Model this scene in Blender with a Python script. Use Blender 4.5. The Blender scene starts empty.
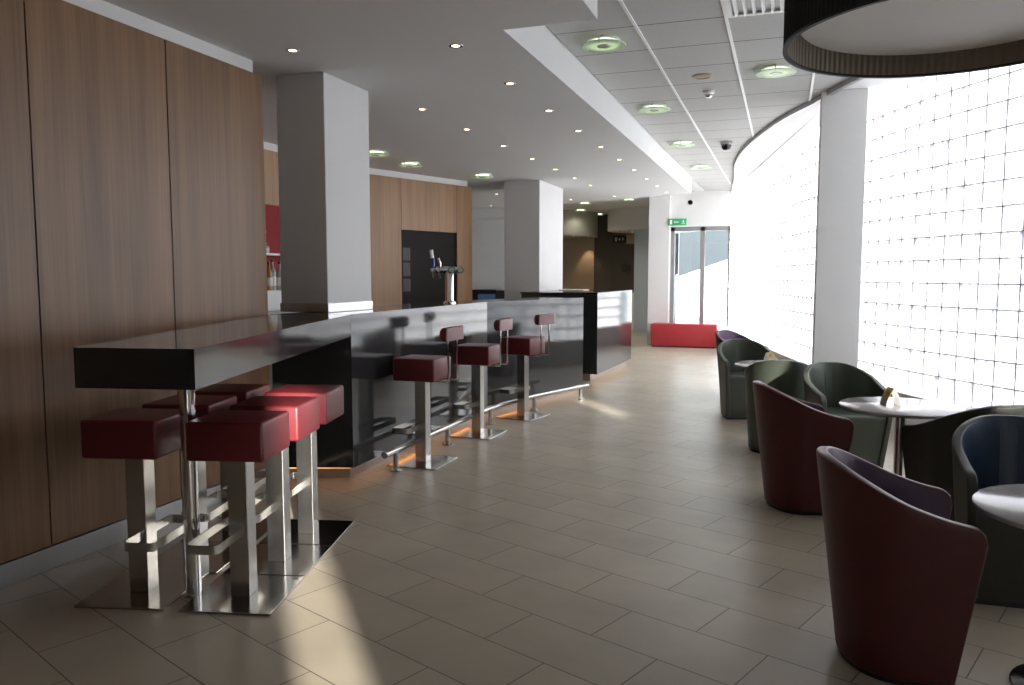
import bpy, bmesh, math, random
from mathutils import Vector, Matrix
from math import sin, cos, pi, radians, atan2, hypot
random.seed(4)
COL = bpy.context.scene.collection
SC = bpy.context.scene

# ------------------------------------------------------------------ materials
def nodes(name):
    m = bpy.data.materials.new(name); m.use_nodes = True
    nt = m.node_tree; nt.nodes.clear()
    out = nt.nodes.new('ShaderNodeOutputMaterial')
    return m, nt, out
def N(nt, t, **k):
    n = nt.nodes.new(t)
    for a, b in k.items():
        if a.startswith('_'): n.inputs[a[1:].replace('_', ' ')].default_value = b
        else: setattr(n, a, b)
    return n
def L(nt, a, b): nt.links.new(a, b)
def bsdf(nt, out, col=(.5,.5,.5), rough=.5, metal=0, spec=.5, coat=0, coat_rough=.05, sheen=0):
    b = N(nt, 'ShaderNodeBsdfPrincipled')
    b.inputs['Base Color'].default_value = (*col, 1); b.inputs['Roughness'].default_value = rough
    b.inputs['Metallic'].default_value = metal; b.inputs['Specular IOR Level'].default_value = spec
    b.inputs['Coat Weight'].default_value = coat; b.inputs['Coat Roughness'].default_value = coat_rough
    b.inputs['Sheen Weight'].default_value = sheen
    L(nt, b.outputs[0], out.inputs[0]); return b
def math_(nt, op, a, b=None):
    n = N(nt, 'ShaderNodeMath', operation=op)
    for i, v in enumerate((a, b)):
        if v is None: continue
        if isinstance(v, (int, float)): n.inputs[i].default_value = v
        else: L(nt, v, n.inputs[i])
    return n.outputs[0]
def noise_mat(name, c1, c2, rough=.5, metal=0, scale=8, stretch=(1,1,1), spec=.5, bump=0, bscale=None, coat=0, coat_rough=.05, sheen=0, detail=4):
    m, nt, out = nodes(name); b = bsdf(nt, out, c1, rough, metal, spec, coat, coat_rough, sheen)
    tc = N(nt, 'ShaderNodeTexCoord'); mp = N(nt, 'ShaderNodeMapping'); mp.inputs['Scale'].default_value = stretch
    L(nt, tc.outputs['Object'], mp.inputs[0])
    nz = N(nt, 'ShaderNodeTexNoise'); nz.inputs['Scale'].default_value = scale; nz.inputs['Detail'].default_value = detail
    L(nt, mp.outputs[0], nz.inputs[0])
    mx = N(nt, 'ShaderNodeMix', data_type='RGBA'); mx.inputs[6].default_value = (*c1, 1); mx.inputs[7].default_value = (*c2, 1)
    L(nt, nz.outputs[0], mx.inputs[0]); L(nt, mx.outputs[2], b.inputs['Base Color'])
    if bump:
        n2 = N(nt, 'ShaderNodeTexNoise'); n2.inputs['Scale'].default_value = bscale or scale*4; L(nt, mp.outputs[0], n2.inputs[0])
        bp = N(nt, 'ShaderNodeBump'); bp.inputs['Strength'].default_value = bump; bp.inputs['Distance'].default_value = .002
        L(nt, n2.outputs[0], bp.inputs['Height']); L(nt, bp.outputs[0], b.inputs['Normal'])
    return m
def emit(name, col, s):
    m, nt, out = nodes(name); e = N(nt, 'ShaderNodeEmission'); e.inputs[0].default_value = (*col, 1); e.inputs[1].default_value = s
    L(nt, e.outputs[0], out.inputs[0]); return m

M = {}
M['plaster'] = noise_mat('plaster', (.74,.74,.73), (.78,.78,.77), .8, scale=3)
M['ceiling_plaster'] = noise_mat('ceiling_plaster', (.66,.66,.655), (.69,.69,.685), .75, scale=2)
M['column_paint'] = noise_mat('column_paint', (.62,.62,.62), (.66,.66,.66), .7, scale=3)
M['grey_paint'] = noise_mat('grey_paint', (.45,.50,.54), (.48,.53,.57), .7, scale=3)
M['beige_paint'] = noise_mat('beige_paint', (.42,.34,.24), (.46,.37,.27), .7, scale=3)
M['brown_paint'] = noise_mat('brown_paint', (.085,.075,.06), (.11,.095,.075), .55, scale=5)
M['olive_paint'] = noise_mat('olive_paint', (.40,.38,.30), (.44,.42,.33), .7, scale=3)
M['steel'] = noise_mat('brushed_steel', (.50,.49,.47), (.57,.56,.54), .24, metal=1, scale=20, stretch=(1,1,.08), bump=.06, bscale=200)
M['steel_plate'] = noise_mat('polished_steel_plate', (.40,.39,.38), (.46,.45,.44), .16, metal=1, scale=12)
M['chrome'] = noise_mat('chrome', (.75,.75,.76), (.8,.8,.8), .1, metal=1, scale=5)
M['baseboard'] = noise_mat('steel_skirting', (.50,.50,.50), (.58,.58,.58), .32, metal=1, scale=3)
M['copper_kick'] = noise_mat('metal_plinth', (.45,.40,.36), (.55,.50,.45), .3, metal=1, scale=14)
M['granite'] = noise_mat('polished_granite', (.018,.020,.022), (.032,.034,.037), .085, scale=160, spec=.6, detail=8)
M['granite_top'] = noise_mat('polished_granite_top', (.02,.02,.02), (.03,.03,.03), .08, scale=160, spec=.9, detail=8)
M['red_leather'] = noise_mat('red_leather', (.115,.013,.018), (.145,.018,.023), .38, scale=14, bump=.25, bscale=320, spec=.5)
M['red_bench'] = noise_mat('red_bench_vinyl', (.42,.03,.04), (.5,.04,.05), .5, scale=6)
M['burgundy'] = noise_mat('burgundy_leather', (.062,.0075,.009), (.078,.010,.012), .42, scale=12, bump=.2, bscale=300)
M['purple'] = noise_mat('purple_leather', (.042,.011,.048), (.058,.016,.064), .38, scale=12, bump=.2, bscale=300)
M['green_out'] = noise_mat('grey_green_leather', (.055,.066,.05), (.07,.08,.062), .42, scale=12, bump=.2, bscale=300)
M['green_in'] = noise_mat('green_leather', (.052,.064,.048), (.065,.08,.058), .38, scale=12, bump=.2, bscale=300)
M['dark_out'] = noise_mat('charcoal_leather', (.025,.027,.022), (.035,.037,.03), .45, scale=12, bump=.2, bscale=300)
M['blue_in'] = noise_mat('blue_leather', (.018,.034,.066), (.025,.045,.08), .4, scale=12, bump=.2, bscale=300)
M['black'] = noise_mat('black_gloss', (.008,.008,.008), (.014,.013,.012), .15, scale=20)
M['black_matt'] = noise_mat('black_matt', (.012,.012,.013), (.02,.02,.02), .6, scale=20)
M['dark_glass_panel'] = noise_mat('dark_panel', (.010,.007,.006), (.014,.010,.008), .55, scale=3, spec=.15)
M['table_top'] = noise_mat('table_laminate', (.30,.27,.27), (.36,.33,.33), .16, scale=9, spec=.8)
M['trim_metal'] = noise_mat('ceiling_edge_metal', (.36,.36,.36), (.42,.42,.42), .4, metal=.6, scale=8)
M['white'] = noise_mat('white_enamel', (.78,.78,.77), (.82,.82,.81), .35, scale=8)
M['frame_grey'] = noise_mat('door_frame_grey', (.30,.29,.29), (.35,.34,.34), .4, metal=.3, scale=8)
M['niche_red'] = noise_mat('niche_red', (.22,.008,.012), (.28,.012,.018), .6, scale=6, spec=.2)
M['bottle_clear'] = noise_mat('clear_bottle_glass', (.35,.36,.34), (.5,.5,.48), .08, scale=6)
M['bottle_amber'] = noise_mat('amber_spirit_glass', (.38,.2,.04), (.5,.3,.07), .08, scale=6)
M['bottle_dark'] = noise_mat('dark_bottle_glass', (.02,.025,.015), (.03,.04,.02), .08, scale=6)
M['inset_brown'] = noise_mat('inset_brown', (.022,.018,.014), (.04,.033,.026), .5, scale=30)
M['paper'] = noise_mat('paper_label', (.75,.74,.7), (.8,.8,.76), .6, scale=20)
M['yellow'] = noise_mat('yellow_card', (.42,.29,.05), (.5,.35,.07), .5, scale=12)
M['orange_sign'] = noise_mat('orange_sign_panel', (.28,.10,.03), (.34,.13,.04), .5, scale=12)
M['blue_screen'] = emit('laptop_screen_glow', (.05,.08,.16), .6)
M['tap_blue'] = noise_mat('tap_handle_blue', (.04,.05,.35), (.05,.07,.42), .25, scale=8)
M['facade'] = noise_mat('facade_grey_blue', (.050,.057,.062), (.058,.065,.07), .8, scale=1.5)  # the facade's shade is put into this dark colour
M['snow_wall'] = noise_mat('white_render', (.8,.8,.8), (.85,.85,.85), .8, scale=2)
M['paving'] = noise_mat('pale_paving', (.5,.5,.5), (.58,.58,.58), .85, scale=1)
M['green_sign'] = noise_mat('green_sign', (.03,.42,.14), (.04,.48,.17), .35, scale=4)
M['shade_out'] = noise_mat('black_pleated_fabric', (.009,.008,.010), (.016,.014,.017), .8, scale=60, stretch=(1,1,.02))
M['led_warm'] = emit('warm_led', (1,.42,.12), 3.4)
M['spot_lens'] = emit('downlight_lens', (1,.78,.52), 9)
M['tube'] = emit('lamp_tube_glow', (.92,1,.74), 3)
M['white_line'] = noise_mat('white_grid_bar', (.85,.85,.84), (.88,.88,.87), .4, scale=8)

def shade_in():
    m, nt, out = nodes('pleated_lining')
    b = bsdf(nt, out, (.2,.17,.13), .7)
    tc = N(nt, 'ShaderNodeTexCoord'); sp = N(nt, 'ShaderNodeSeparateXYZ'); L(nt, tc.outputs['Object'], sp.inputs[0])
    a = math_(nt, 'ARCTAN2', sp.outputs[1], sp.outputs[0]); s = math_(nt, 'SINE', math_(nt, 'MULTIPLY', a, 130.0))
    bp = N(nt, 'ShaderNodeBump'); bp.inputs['Strength'].default_value = .6; bp.inputs['Distance'].default_value = .004
    L(nt, s, bp.inputs['Height']); L(nt, bp.outputs[0], b.inputs['Normal'])
    return m
M['shade_in'] = shade_in()
M['diffuser'] = noise_mat('lamp_diffuser', (.66,.64,.61), (.7,.68,.65), .6, scale=4)

def frosted(name, tint, mixg=.08):
    m, nt, out = nodes(name)
    t = N(nt, 'ShaderNodeBsdfTranslucent'); t.inputs[0].default_value = (*tint, 1)
    d = N(nt, 'ShaderNodeBsdfDiffuse'); d.inputs[0].default_value = (*tint, 1)
    g = N(nt, 'ShaderNodeBsdfGlossy'); g.inputs['Roughness'].default_value = .15
    m1 = N(nt, 'ShaderNodeMixShader'); m1.inputs[0].default_value = .4; L(nt, t.outputs[0], m1.inputs[1]); L(nt, d.outputs[0], m1.inputs[2])
    m2 = N(nt, 'ShaderNodeMixShader'); m2.inputs[0].default_value = mixg; L(nt, m1.outputs[0], m2.inputs[1]); L(nt, g.outputs[0], m2.inputs[2])
    L(nt, m2.outputs[0], out.inputs[0]); return m
M['green_glass'] = frosted('green_frosted_glass', (.80,.88,.74))
M['card_white'] = frosted('white_card', (.8,.8,.82))

def glass_block():
    m, nt, out = nodes('glass_block')
    uv = N(nt, 'ShaderNodeUVMap'); mp = N(nt, 'ShaderNodeMapping'); L(nt, uv.outputs[0], mp.inputs[0])
    mp.inputs['Scale'].default_value = (16, 9, 1)
    nz = N(nt, 'ShaderNodeTexNoise'); nz.inputs['Scale'].default_value = .55; nz.inputs['Detail'].default_value = 3; nz.inputs['Distortion'].default_value = 2.0
    L(nt, mp.outputs[0], nz.inputs[0])
    cr = N(nt, 'ShaderNodeValToRGB'); L(nt, nz.outputs[0], cr.inputs[0])
    cr.color_ramp.elements[0].position = .37; cr.color_ramp.elements[0].color = (.34,.33,.46,1)
    cr.color_ramp.elements[1].position = .47; cr.color_ramp.elements[1].color = (.80,.80,.82,1)
    t = N(nt, 'ShaderNodeBsdfTranslucent'); L(nt, cr.outputs[0], t.inputs[0])
    g = N(nt, 'ShaderNodeBsdfGlossy'); g.inputs['Roughness'].default_value = .12
    bp = N(nt, 'ShaderNodeBump'); bp.inputs['Strength'].default_value = .5; bp.inputs['Distance'].default_value = .01
    L(nt, nz.outputs[0], bp.inputs['Height']); L(nt, bp.outputs[0], g.inputs['Normal'])
    mx = N(nt, 'ShaderNodeMixShader'); mx.inputs[0].default_value = .07
    L(nt, t.outputs[0], mx.inputs[1]); L(nt, g.outputs[0], mx.inputs[2]); L(nt, mx.outputs[0], out.inputs[0]); return m
M['glass_block'] = glass_block()
M['grout'] = noise_mat('block_joint', (.15,.15,.11), (.20,.19,.14), .6, scale=10)

def clear_glass():
    m, nt, out = nodes('clear_glass')
    t = N(nt, 'ShaderNodeBsdfTransparent'); t.inputs[0].default_value = (.86,.91,.93,1)
    g = N(nt, 'ShaderNodeBsdfGlossy'); g.inputs['Roughness'].default_value = .02
    f = N(nt, 'ShaderNodeFresnel'); f.inputs[0].default_value = 1.45
    mx = N(nt, 'ShaderNodeMixShader'); L(nt, f.outputs[0], mx.inputs[0]); L(nt, t.outputs[0], mx.inputs[1]); L(nt, g.outputs[0], mx.inputs[2])
    L(nt, mx.outputs[0], out.inputs[0]); return m
M['clear_glass'] = clear_glass()

def floor_mat():
    m, nt, out = nodes('floor_tiles'); b = bsdf(nt, out, (.3,.26,.22), .34, spec=.5)
    tc = N(nt, 'ShaderNodeTexCoord'); mp = N(nt, 'ShaderNodeMapping', vector_type='TEXTURE')
    mp.inputs['Location'].default_value = (-.588, 3.283, 0); mp.inputs['Rotation'].default_value = (0, 0, radians(-21.9))
    L(nt, tc.outputs['Object'], mp.inputs[0])
    mv = N(nt, 'ShaderNodeMapping'); mv.inputs['Location'].default_value = (61.0, 30.5, 0); L(nt, mp.outputs[0], mv.inputs[0])
    br = N(nt, 'ShaderNodeTexBrick'); L(nt, mv.outputs[0], br.inputs[0])
    br.offset = .5; br.inputs['Scale'].default_value = 1; br.inputs['Brick Width'].default_value = .61; br.inputs['Row Height'].default_value = .305
    br.inputs['Mortar Size'].default_value = .0028; br.inputs['Mortar Smooth'].default_value = .3
    br.inputs['Color1'].default_value = (.40,.345,.265,1); br.inputs['Color2'].default_value = (.44,.385,.30,1); br.inputs['Mortar'].default_value = (.10,.08,.065,1)
    nz = N(nt, 'ShaderNodeTexNoise'); nz.inputs['Scale'].default_value = 2.2; nz.inputs['Detail'].default_value = 6; L(nt, tc.outputs['Object'], nz.inputs[0])
    mr = N(nt, 'ShaderNodeMapRange'); mr.inputs[1].default_value = .3; mr.inputs[2].default_value = .7; mr.inputs[3].default_value = .88; mr.inputs[4].default_value = 1.08
    L(nt, nz.outputs[0], mr.inputs[0])
    mx = N(nt, 'ShaderNodeMix', data_type='RGBA', blend_type='MULTIPLY'); mx.inputs[0].default_value = 1
    L(nt, br.outputs['Color'], mx.inputs[6]); cc = N(nt, 'ShaderNodeCombineColor')
    for i in range(3): L(nt, mr.outputs[0], cc.inputs[i])
    L(nt, cc.outputs[0], mx.inputs[7]); L(nt, mx.outputs[2], b.inputs['Base Color'])
    n2 = N(nt, 'ShaderNodeTexNoise'); n2.inputs['Scale'].default_value = 9; L(nt, tc.outputs['Object'], n2.inputs[0])
    r2 = N(nt, 'ShaderNodeMapRange'); r2.inputs[3].default_value = .26; r2.inputs[4].default_value = .44; L(nt, n2.outputs[0], r2.inputs[0]); L(nt, r2.outputs[0], b.inputs['Roughness'])
    bp = N(nt, 'ShaderNodeBump', invert=True); bp.inputs['Strength'].default_value = .5; bp.inputs['Distance'].default_value = .002
    L(nt, br.outputs['Fac'], bp.inputs['Height']); L(nt, bp.outputs[0], b.inputs['Normal'])
    return m
M['floor'] = floor_mat()

def wood_mat(name, ca, cb, rough):
    m, nt, out = nodes(name); b = bsdf(nt, out, ca, rough, spec=.5)
    tc = N(nt, 'ShaderNodeTexCoord')
    def nz(scale, st, det, dist=0):
        mp = N(nt, 'ShaderNodeMapping'); mp.inputs['Scale'].default_value = st; L(nt, tc.outputs['Object'], mp.inputs[0])
        n = N(nt, 'ShaderNodeTexNoise'); n.inputs['Scale'].default_value = scale; n.inputs['Detail'].default_value = det; n.inputs['Distortion'].default_value = dist
        L(nt, mp.outputs[0], n.inputs[0]); return n.outputs[0]
    a = nz(9, (1,1,.05), 6, .4); c = nz(60, (1,1,.02), 5); d = nz(1.6, (1,1,.35), 2)
    s = math_(nt, 'ADD', math_(nt, 'MULTIPLY', a, .5), math_(nt, 'ADD', math_(nt, 'MULTIPLY', c, .3), math_(nt, 'MULTIPLY', d, .3)))
    cr = N(nt, 'ShaderNodeValToRGB'); L(nt, s, cr.inputs[0])
    cr.color_ramp.elements[0].position = .38; cr.color_ramp.elements[0].color = (*ca, 1)
    cr.color_ramp.elements[1].position = .70; cr.color_ramp.elements[1].color = (*cb, 1)
    L(nt, cr.outputs[0], b.inputs['Base Color']); return m
M['walnut'] = wood_mat('walnut_veneer', (.135,.070,.034), (.29,.162,.080), .40)
M['oak'] = wood_mat('light_walnut_veneer', (.25,.135,.062), (.40,.23,.115), .45)

def tile_ceiling():
    m, nt, out = nodes('ceiling_tiles'); b = bsdf(nt, out, (.6,.6,.58), .85)
    tc = N(nt, 'ShaderNodeTexCoord'); sp = N(nt, 'ShaderNodeSeparateXYZ'); L(nt, tc.outputs['Object'], sp.inputs[0])
    # dark joints every 0.6 m across the corridor, fine speckle on the tiles
    yy = math_(nt, 'FLOORED_MODULO', math_(nt, 'SUBTRACT', sp.outputs[1], 5.545), .6)
    line = math_(nt, 'GREATER_THAN', math_(nt, 'ABSOLUTE', math_(nt, 'SUBTRACT', yy, .3)), .2935)
    nz = N(nt, 'ShaderNodeTexNoise'); nz.inputs['Scale'].default_value = 60; L(nt, tc.outputs['Object'], nz.inputs[0])
    c0 = N(nt, 'ShaderNodeMix', data_type='RGBA'); c0.inputs[6].default_value = (.47,.47,.455,1); c0.inputs[7].default_value = (.55,.55,.535,1); L(nt, nz.outputs[0], c0.inputs[0])
    mx = N(nt, 'ShaderNodeMix', data_type='RGBA'); L(nt, line, mx.inputs[0]); L(nt, c0.outputs[2], mx.inputs[6]); mx.inputs[7].default_value = (.10,.09,.08,1)
    L(nt, mx.outputs[2], b.inputs['Base Color']); return m
M['tile_ceiling'] = tile_ceiling()

# ------------------------------------------------------------------ mesh helpers
def obj(name, bm, mats, parent=None, smooth=True, loc=(0,0,0), rz=0, angle=35):
    me = bpy.data.meshes.new(name)
    bmesh.ops.recalc_face_normals(bm, faces=bm.faces)
    bm.to_mesh(me); bm.free()
    for m in (mats if isinstance(mats, (list, tuple)) else [mats]): me.materials.append(M[m] if isinstance(m, str) else m)
    if smooth:
        for p in me.polygons: p.use_smooth = True
        me.set_sharp_from_angle(angle=radians(angle))
    o = bpy.data.objects.new(name, me); COL.objects.link(o)
    o.location = loc; o.rotation_euler = (0, 0, rz)
    if parent: o.parent = parent
    return o
def tag(o, label, cat, group=None):
    o['label'] = label; o['category'] = cat
    if group: o['group'] = group
    return o
def thing(name, label, cat, loc=(0,0,0), rz=0, group=None):
    o = bpy.data.objects.new(name, None); COL.objects.link(o); o.empty_display_size = .1
    o.location = loc; o.rotation_euler = (0, 0, rz); return tag(o, label, cat, group)
def struct(name, bm, mat, parent=None, **k):
    o = obj(name, bm, mat, parent, **k)
    if not parent: o['kind'] = 'structure'
    return o
def dup(root, loc, rz, label, group=None):
    r = root.copy(); COL.objects.link(r); r.location = loc; r.rotation_euler = (0, 0, rz); r['label'] = label
    if group: r['group'] = group
    for ch in list(root.children):
        c = ch.copy(); COL.objects.link(c); c.parent = r
        for g in ch.children:
            d = g.copy(); COL.objects.link(d); d.parent = c
    return r
def B(): return bmesh.new()
def box(bm, x0, x1, y0, y1, z0, z1, bev=0, seg=2, mat=0, M4=None):
    r = bmesh.ops.create_cube(bm, size=1); v = r['verts']
    for q in v: q.co = Vector(((x0+x1)/2 + q.co.x*(x1-x0), (y0+y1)/2 + q.co.y*(y1-y0), (z0+z1)/2 + q.co.z*(z1-z0)))
    fs = set(f for q in v for f in q.link_faces)
    if bev:
        es = list(set(e for q in v for e in q.link_edges))
        rr = bmesh.ops.bevel(bm, geom=es, offset=bev, segments=seg, profile=.5, affect='EDGES')
        fs = set(f for f in fs if f.is_valid) | set(rr['faces'])
    for f in fs: f.material_index = mat
    if M4:
        vs = set(q for f in fs for q in f.verts); bmesh.ops.transform(bm, matrix=M4, verts=list(vs))
    return fs
def prism(bm, poly, z0, z1, mat=0):
    a = sum(poly[i][0]*poly[(i+1)%len(poly)][1] - poly[(i+1)%len(poly)][0]*poly[i][1] for i in range(len(poly)))
    if a < 0: poly = poly[::-1]
    lo = [bm.verts.new((x, y, z0)) for x, y in poly]; hi = [bm.verts.new((x, y, z1)) for x, y in poly]
    n = len(poly); fs = [bm.faces.new(lo[::-1]), bm.faces.new(hi)]
    for i in range(n): fs.append(bm.faces.new((lo[i], lo[(i+1)%n], hi[(i+1)%n], hi[i])))
    for f in fs: f.material_index = mat
    return fs
def cyl(bm, p0, p1, r0, r1=None, n=24, mat=0, caps=True):
    p0, p1 = Vector(p0), Vector(p1); r1 = r0 if r1 is None else r1
    d = (p1-p0).normalized(); q = d.to_track_quat('Z', 'Y')
    A = [bm.verts.new(p0 + q @ Vector((cos(2*pi*i/n)*r0, sin(2*pi*i/n)*r0, 0))) for i in range(n)]
    C = [bm.verts.new(p1 + q @ Vector((cos(2*pi*i/n)*r1, sin(2*pi*i/n)*r1, 0))) for i in range(n)]
    fs = [bm.faces.new((A[i], A[(i+1)%n], C[(i+1)%n], C[i])) for i in range(n)]
    if caps: fs += [bm.faces.new(A[::-1]), bm.faces.new(C)]
    for f in fs: f.material_index = mat
    return fs
def lathe(bm, prof, n=32, c=(0,0,0), mat=0):
    rings = []
    for r, z in prof:
        if r < 1e-6: rings.append([bm.verts.new((c[0], c[1], c[2]+z))])
        else: rings.append([bm.verts.new((c[0]+r*cos(2*pi*i/n), c[1]+r*sin(2*pi*i/n), c[2]+z)) for i in range(n)])
    for a, b in zip(rings, rings[1:]):
        for i in range(n):
            j = (i+1) % n
            vs = ([a[i], a[j], b[j], b[i]] if len(a) > 1 and len(b) > 1 else ([a[0], b[j], b[i]] if len(b) > 1 else [a[i], a[j], b[0]]))
            if len(a) == 1 and len(b) == 1: continue
            f = bm.faces.new(vs); f.material_index = mat
def tube(bm, pts, r, n=12, mat=0, flat=None):
    """round tube (or rectangular bar, flat=(w,h), h upright) along a polyline"""
    pts = [Vector(p) for p in pts]; rings = []
    for i, p in enumerate(pts):
        a = (pts[i]-pts[i-1]).normalized() if i else (pts[1]-pts[0]).normalized()
        b = (pts[i+1]-pts[i]).normalized() if i < len(pts)-1 else a
        t = (a+b).normalized(); k = 1/max(.5, t.dot(b))
        up = Vector((0,0,1)) if abs(t.z) < .95 else Vector((1,0,0))
        s = t.cross(up).normalized(); u = s.cross(t).normalized()
        if flat:
            w, h = flat; rings.append([bm.verts.new(p + s*w/2*k*sx + u*h/2*sy) for sx, sy in ((-1,-1),(1,-1),(1,1),(-1,1))])
        else: rings.append([bm.verts.new(p + (s*cos(2*pi*j/n)+u*sin(2*pi*j/n))*r) for j in range(n)])
    m = len(rings[0])
    for a, b in zip(rings, rings[1:]):
        for j in range(m):
            f = bm.faces.new((a[j], a[(j+1)%m], b[(j+1)%m], b[j])); f.material_index = mat
    for f in (bm.faces.new(rings[0][::-1]), bm.faces.new(rings[-1])): f.material_index = mat
def rot2(x, y, a): return (x*cos(a)-y*sin(a), x*sin(a)+y*cos(a))
def fillet(pts, r, k=5):
    out = [Vector(pts[0])]
    for i in range(1, len(pts)-1):
        p, a, b = Vector(pts[i]), Vector(pts[i-1]), Vector(pts[i+1])
        u = (a-p).normalized(); v = (b-p).normalized()
        for j in range(k+1):
            t = j/k; q0 = p+u*r; q2 = p+v*r; out.append(q0*(1-t)**2 + p*2*t*(1-t) + q2*t*t)
    out.append(Vector(pts[-1])); return out

# ------------------------------------------------------------------ the shell of the room
CZ, SZ = 3.16, 2.89
ctrl = [(-1.25,17.6),(-1.08,16.6),(-.66,14.4),(-.30,12.6),(-.02,11.4),(.36,9.8),(.73,8.62),(1.12,7.70),(1.58,6.87),(2.15,6.05),(2.85,5.3),(3.7,4.6),(4.8,3.9),(6.2,3.3),(7.4,2.9)]
def catmull(c, step=.02):
    out = []
    for i in range(1, len(c)-2):
        p0, p1, p2, p3 = [Vector(q) for q in c[i-1:i+3]]
        for k in range(40):
            t = k/40; out.append(.5*((2*p1)+(-p0+p2)*t+(2*p0-5*p1+4*p2-p3)*t*t+(-p0+3*p1-3*p2+p3)*t**3))
    out.append(Vector(c[-2])); return out
fine = catmull(ctrl)
def resample(f, d):
    out = [f[0]]; acc = 0
    for a, b in zip(f, f[1:]):
        seg = (b-a).length; pos = 0
        while acc + seg - pos >= d:
            pos += d-acc; acc = 0; out.append(a+(b-a)*(pos/seg))
        acc += seg-pos
    return out
BW = .1975
gl = resample(fine, BW)
def offs(pl, d):
    out = []
    for i, p in enumerate(pl):
        t = (pl[min(i+1, len(pl)-1)]-pl[max(i-1, 0)]).normalized(); out.append(Vector((p.x-t.y*d, p.y+t.x*d)))
    return out
# direction of gl: from far to near; left-hand normal (-t.y, t.x) points outside (+x) side
gout = offs(gl, .10)

f = B(); prism(f, [(-10,-3.2),(6.4,-3.2),(6.4,3.25)] + [(p.x+.1, p.y+.1) for p in reversed(gl)] + [(-1.0,17.0),(-2.55,17.0),(-2.55,23.4),(-10,23.4)], -.12, 0)
struct('floor', f, 'floor', smooth=False)
f = B(); prism(f, [(-40,-30),(40,-30),(40,60),(-40,60)], -.4, -.15); struct('ground_outside', f, 'paving', smooth=False)
f = B(); prism(f, [(-10,-3.2),(6.4,-3.2),(6.4,3.35)] + [(p.x, p.y) for p in reversed(gout)] + [(-1.0,16.9),(-2.55,16.9),(-2.55,23.4),(-10,23.4)], CZ+.06, CZ+.35)
struct('roof', f, 'plaster', smooth=False)

# glass block wall = window_1
def block_wall():
    rows = 14; z1 = CZ; z0 = z1 - rows*BW
    bm = B(); uvl = bm.loops.layers.uv.new('UVMap')
    for i in range(len(gl)-1):
        a, b = gl[i], gl[i+1]; t = (b-a).normalized(); n = Vector((-t.y, t.x))
        for r in range(rows):
            za, zb = z0+r*BW, z0+(r+1)*BW
            if zb < .01: continue
            za = max(za, 0)
            K = 4; vs = {}
            rnd = random.random()*50
            for iu in range(K+1):
                for iv in range(K+1):
                    u, v = iu/K, iv/K; pil = .003*(1-(2*u-1)**4)*(1-(2*v-1)**4)
                    q = a+(b-a)*u - n*pil
                    vs[iu, iv] = bm.verts.new((q.x, q.y, za+(zb-za)*v))
            for iu in range(K):
                for iv in range(K):
                    fc = bm.faces.new((vs[iu,iv], vs[iu+1,iv], vs[iu+1,iv+1], vs[iu,iv+1]))
                    for lp, (du, dv) in zip(fc.loops, ((0,0),(1,0),(1,1),(0,1))):
                        lp[uvl].uv = ((iu+du)/K*.2 + rnd, (iv+dv)/K*.2 + rnd*.37)
    me = bpy.data.meshes.new('glass_pane')
    bm.to_mesh(me); bm.free(); me.materials.append(M['glass_block'])
    for p in me.polygons: p.use_smooth = True
    g = bpy.data.objects.new('window_1', me); COL.objects.link(g); g['kind'] = 'structure'
    # joints
    bm = B()
    for i, p in enumerate(gl):
        t = (gl[min(i+1, len(gl)-1)]-gl[max(i-1, 0)]).normalized(); n = Vector((-t.y, t.x))
        w = .0036; c = [p-t*w-n*.002, p+t*w-n*.002, p+t*w+n*.05, p-t*w+n*.05]
        prism(bm, [(q.x, q.y) for q in c], z0, z1)
    obj('vertical_joint', bm, 'grout', g, smooth=False)
    bm = B(); inn, out = offs(gl, -.002), offs(gl, .05)
    for r in range(1, rows):
        z = z0+r*BW
        if z < .02: continue
        w = .0038
        for i in range(len(gl)-1):
            prism(bm, [(inn[i].x,inn[i].y),(inn[i+1].x,inn[i+1].y),(out[i+1].x,out[i+1].y),(out[i].x,out[i].y)], z-w, z+w)
    obj('horizontal_joint', bm, 'grout', g, smooth=False)
    return g
win = block_wall()
z_sill = CZ-14*BW
f = B(); i0, i1 = offs(gl, -.02), offs(gl, .12); prism(f, [(p.x,p.y) for p in i0]+[(p.x,p.y) for p in reversed(i1)], 0, z_sill-.02); struct('wall_right', f, 'plaster', smooth=False)
f = B(); i0, i1 = offs(gl, -.07), offs(gl, .13); prism(f, [(p.x,p.y) for p in i0]+[(p.x,p.y) for p in reversed(i1)], z_sill-.02, z_sill); struct('trim_6', f, 'white', smooth=False)

# tiled ceiling inside the curved edge trim, plain margin outside it
trimc = [(-1.06,16.7),(-.98,15.6),(-.86,14.27),(-.76,12.64),(-.612,11.44),(-.438,10.54),(-.254,9.79),(-.062,9.11),(.075,8.735),(.225,8.37),(.40,7.85),(.58,7.40),(.85,6.85),(1.25,6.15),(1.8,5.45),(2.5,4.8),(3.4,4.1),(4.6,3.4),(5.9,2.8),(6.3,2.6)]
trim = catmull([(-1.1,17.3)] + trimc + [(7.0,2.4)])
tr = resample(trim, .12)
f = B(); prism(f, [(-1.60,-3.1),(6.2,-3.1),(6.2,2.6)] + [(p.x,p.y) for p in reversed(tr)] + [(-1.60,16.7)], CZ, CZ+.05)
struct('ceiling', f, 'tile_ceiling', smooth=False)
f = B(); prism(f, [(p.x,p.y) for p in tr] + [(6.25,3.3)] + [(p.x,p.y) for p in reversed(gl)], CZ-.004, CZ+.05)
struct('ceiling', f, 'ceiling_plaster', smooth=False)
f = B(); tube(f, [(p.x,p.y,CZ-.022) for p in tr], 0, flat=(.045,.045)); struct('trim_1', f, 'trim_metal', smooth=False)
f = B()
def trim_x_limit(x):  # far y at which the T-bar meets the curved trim
    ys = [p.y for p in tr if p.x <= x+.02]; return min(ys) if ys else -3
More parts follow.
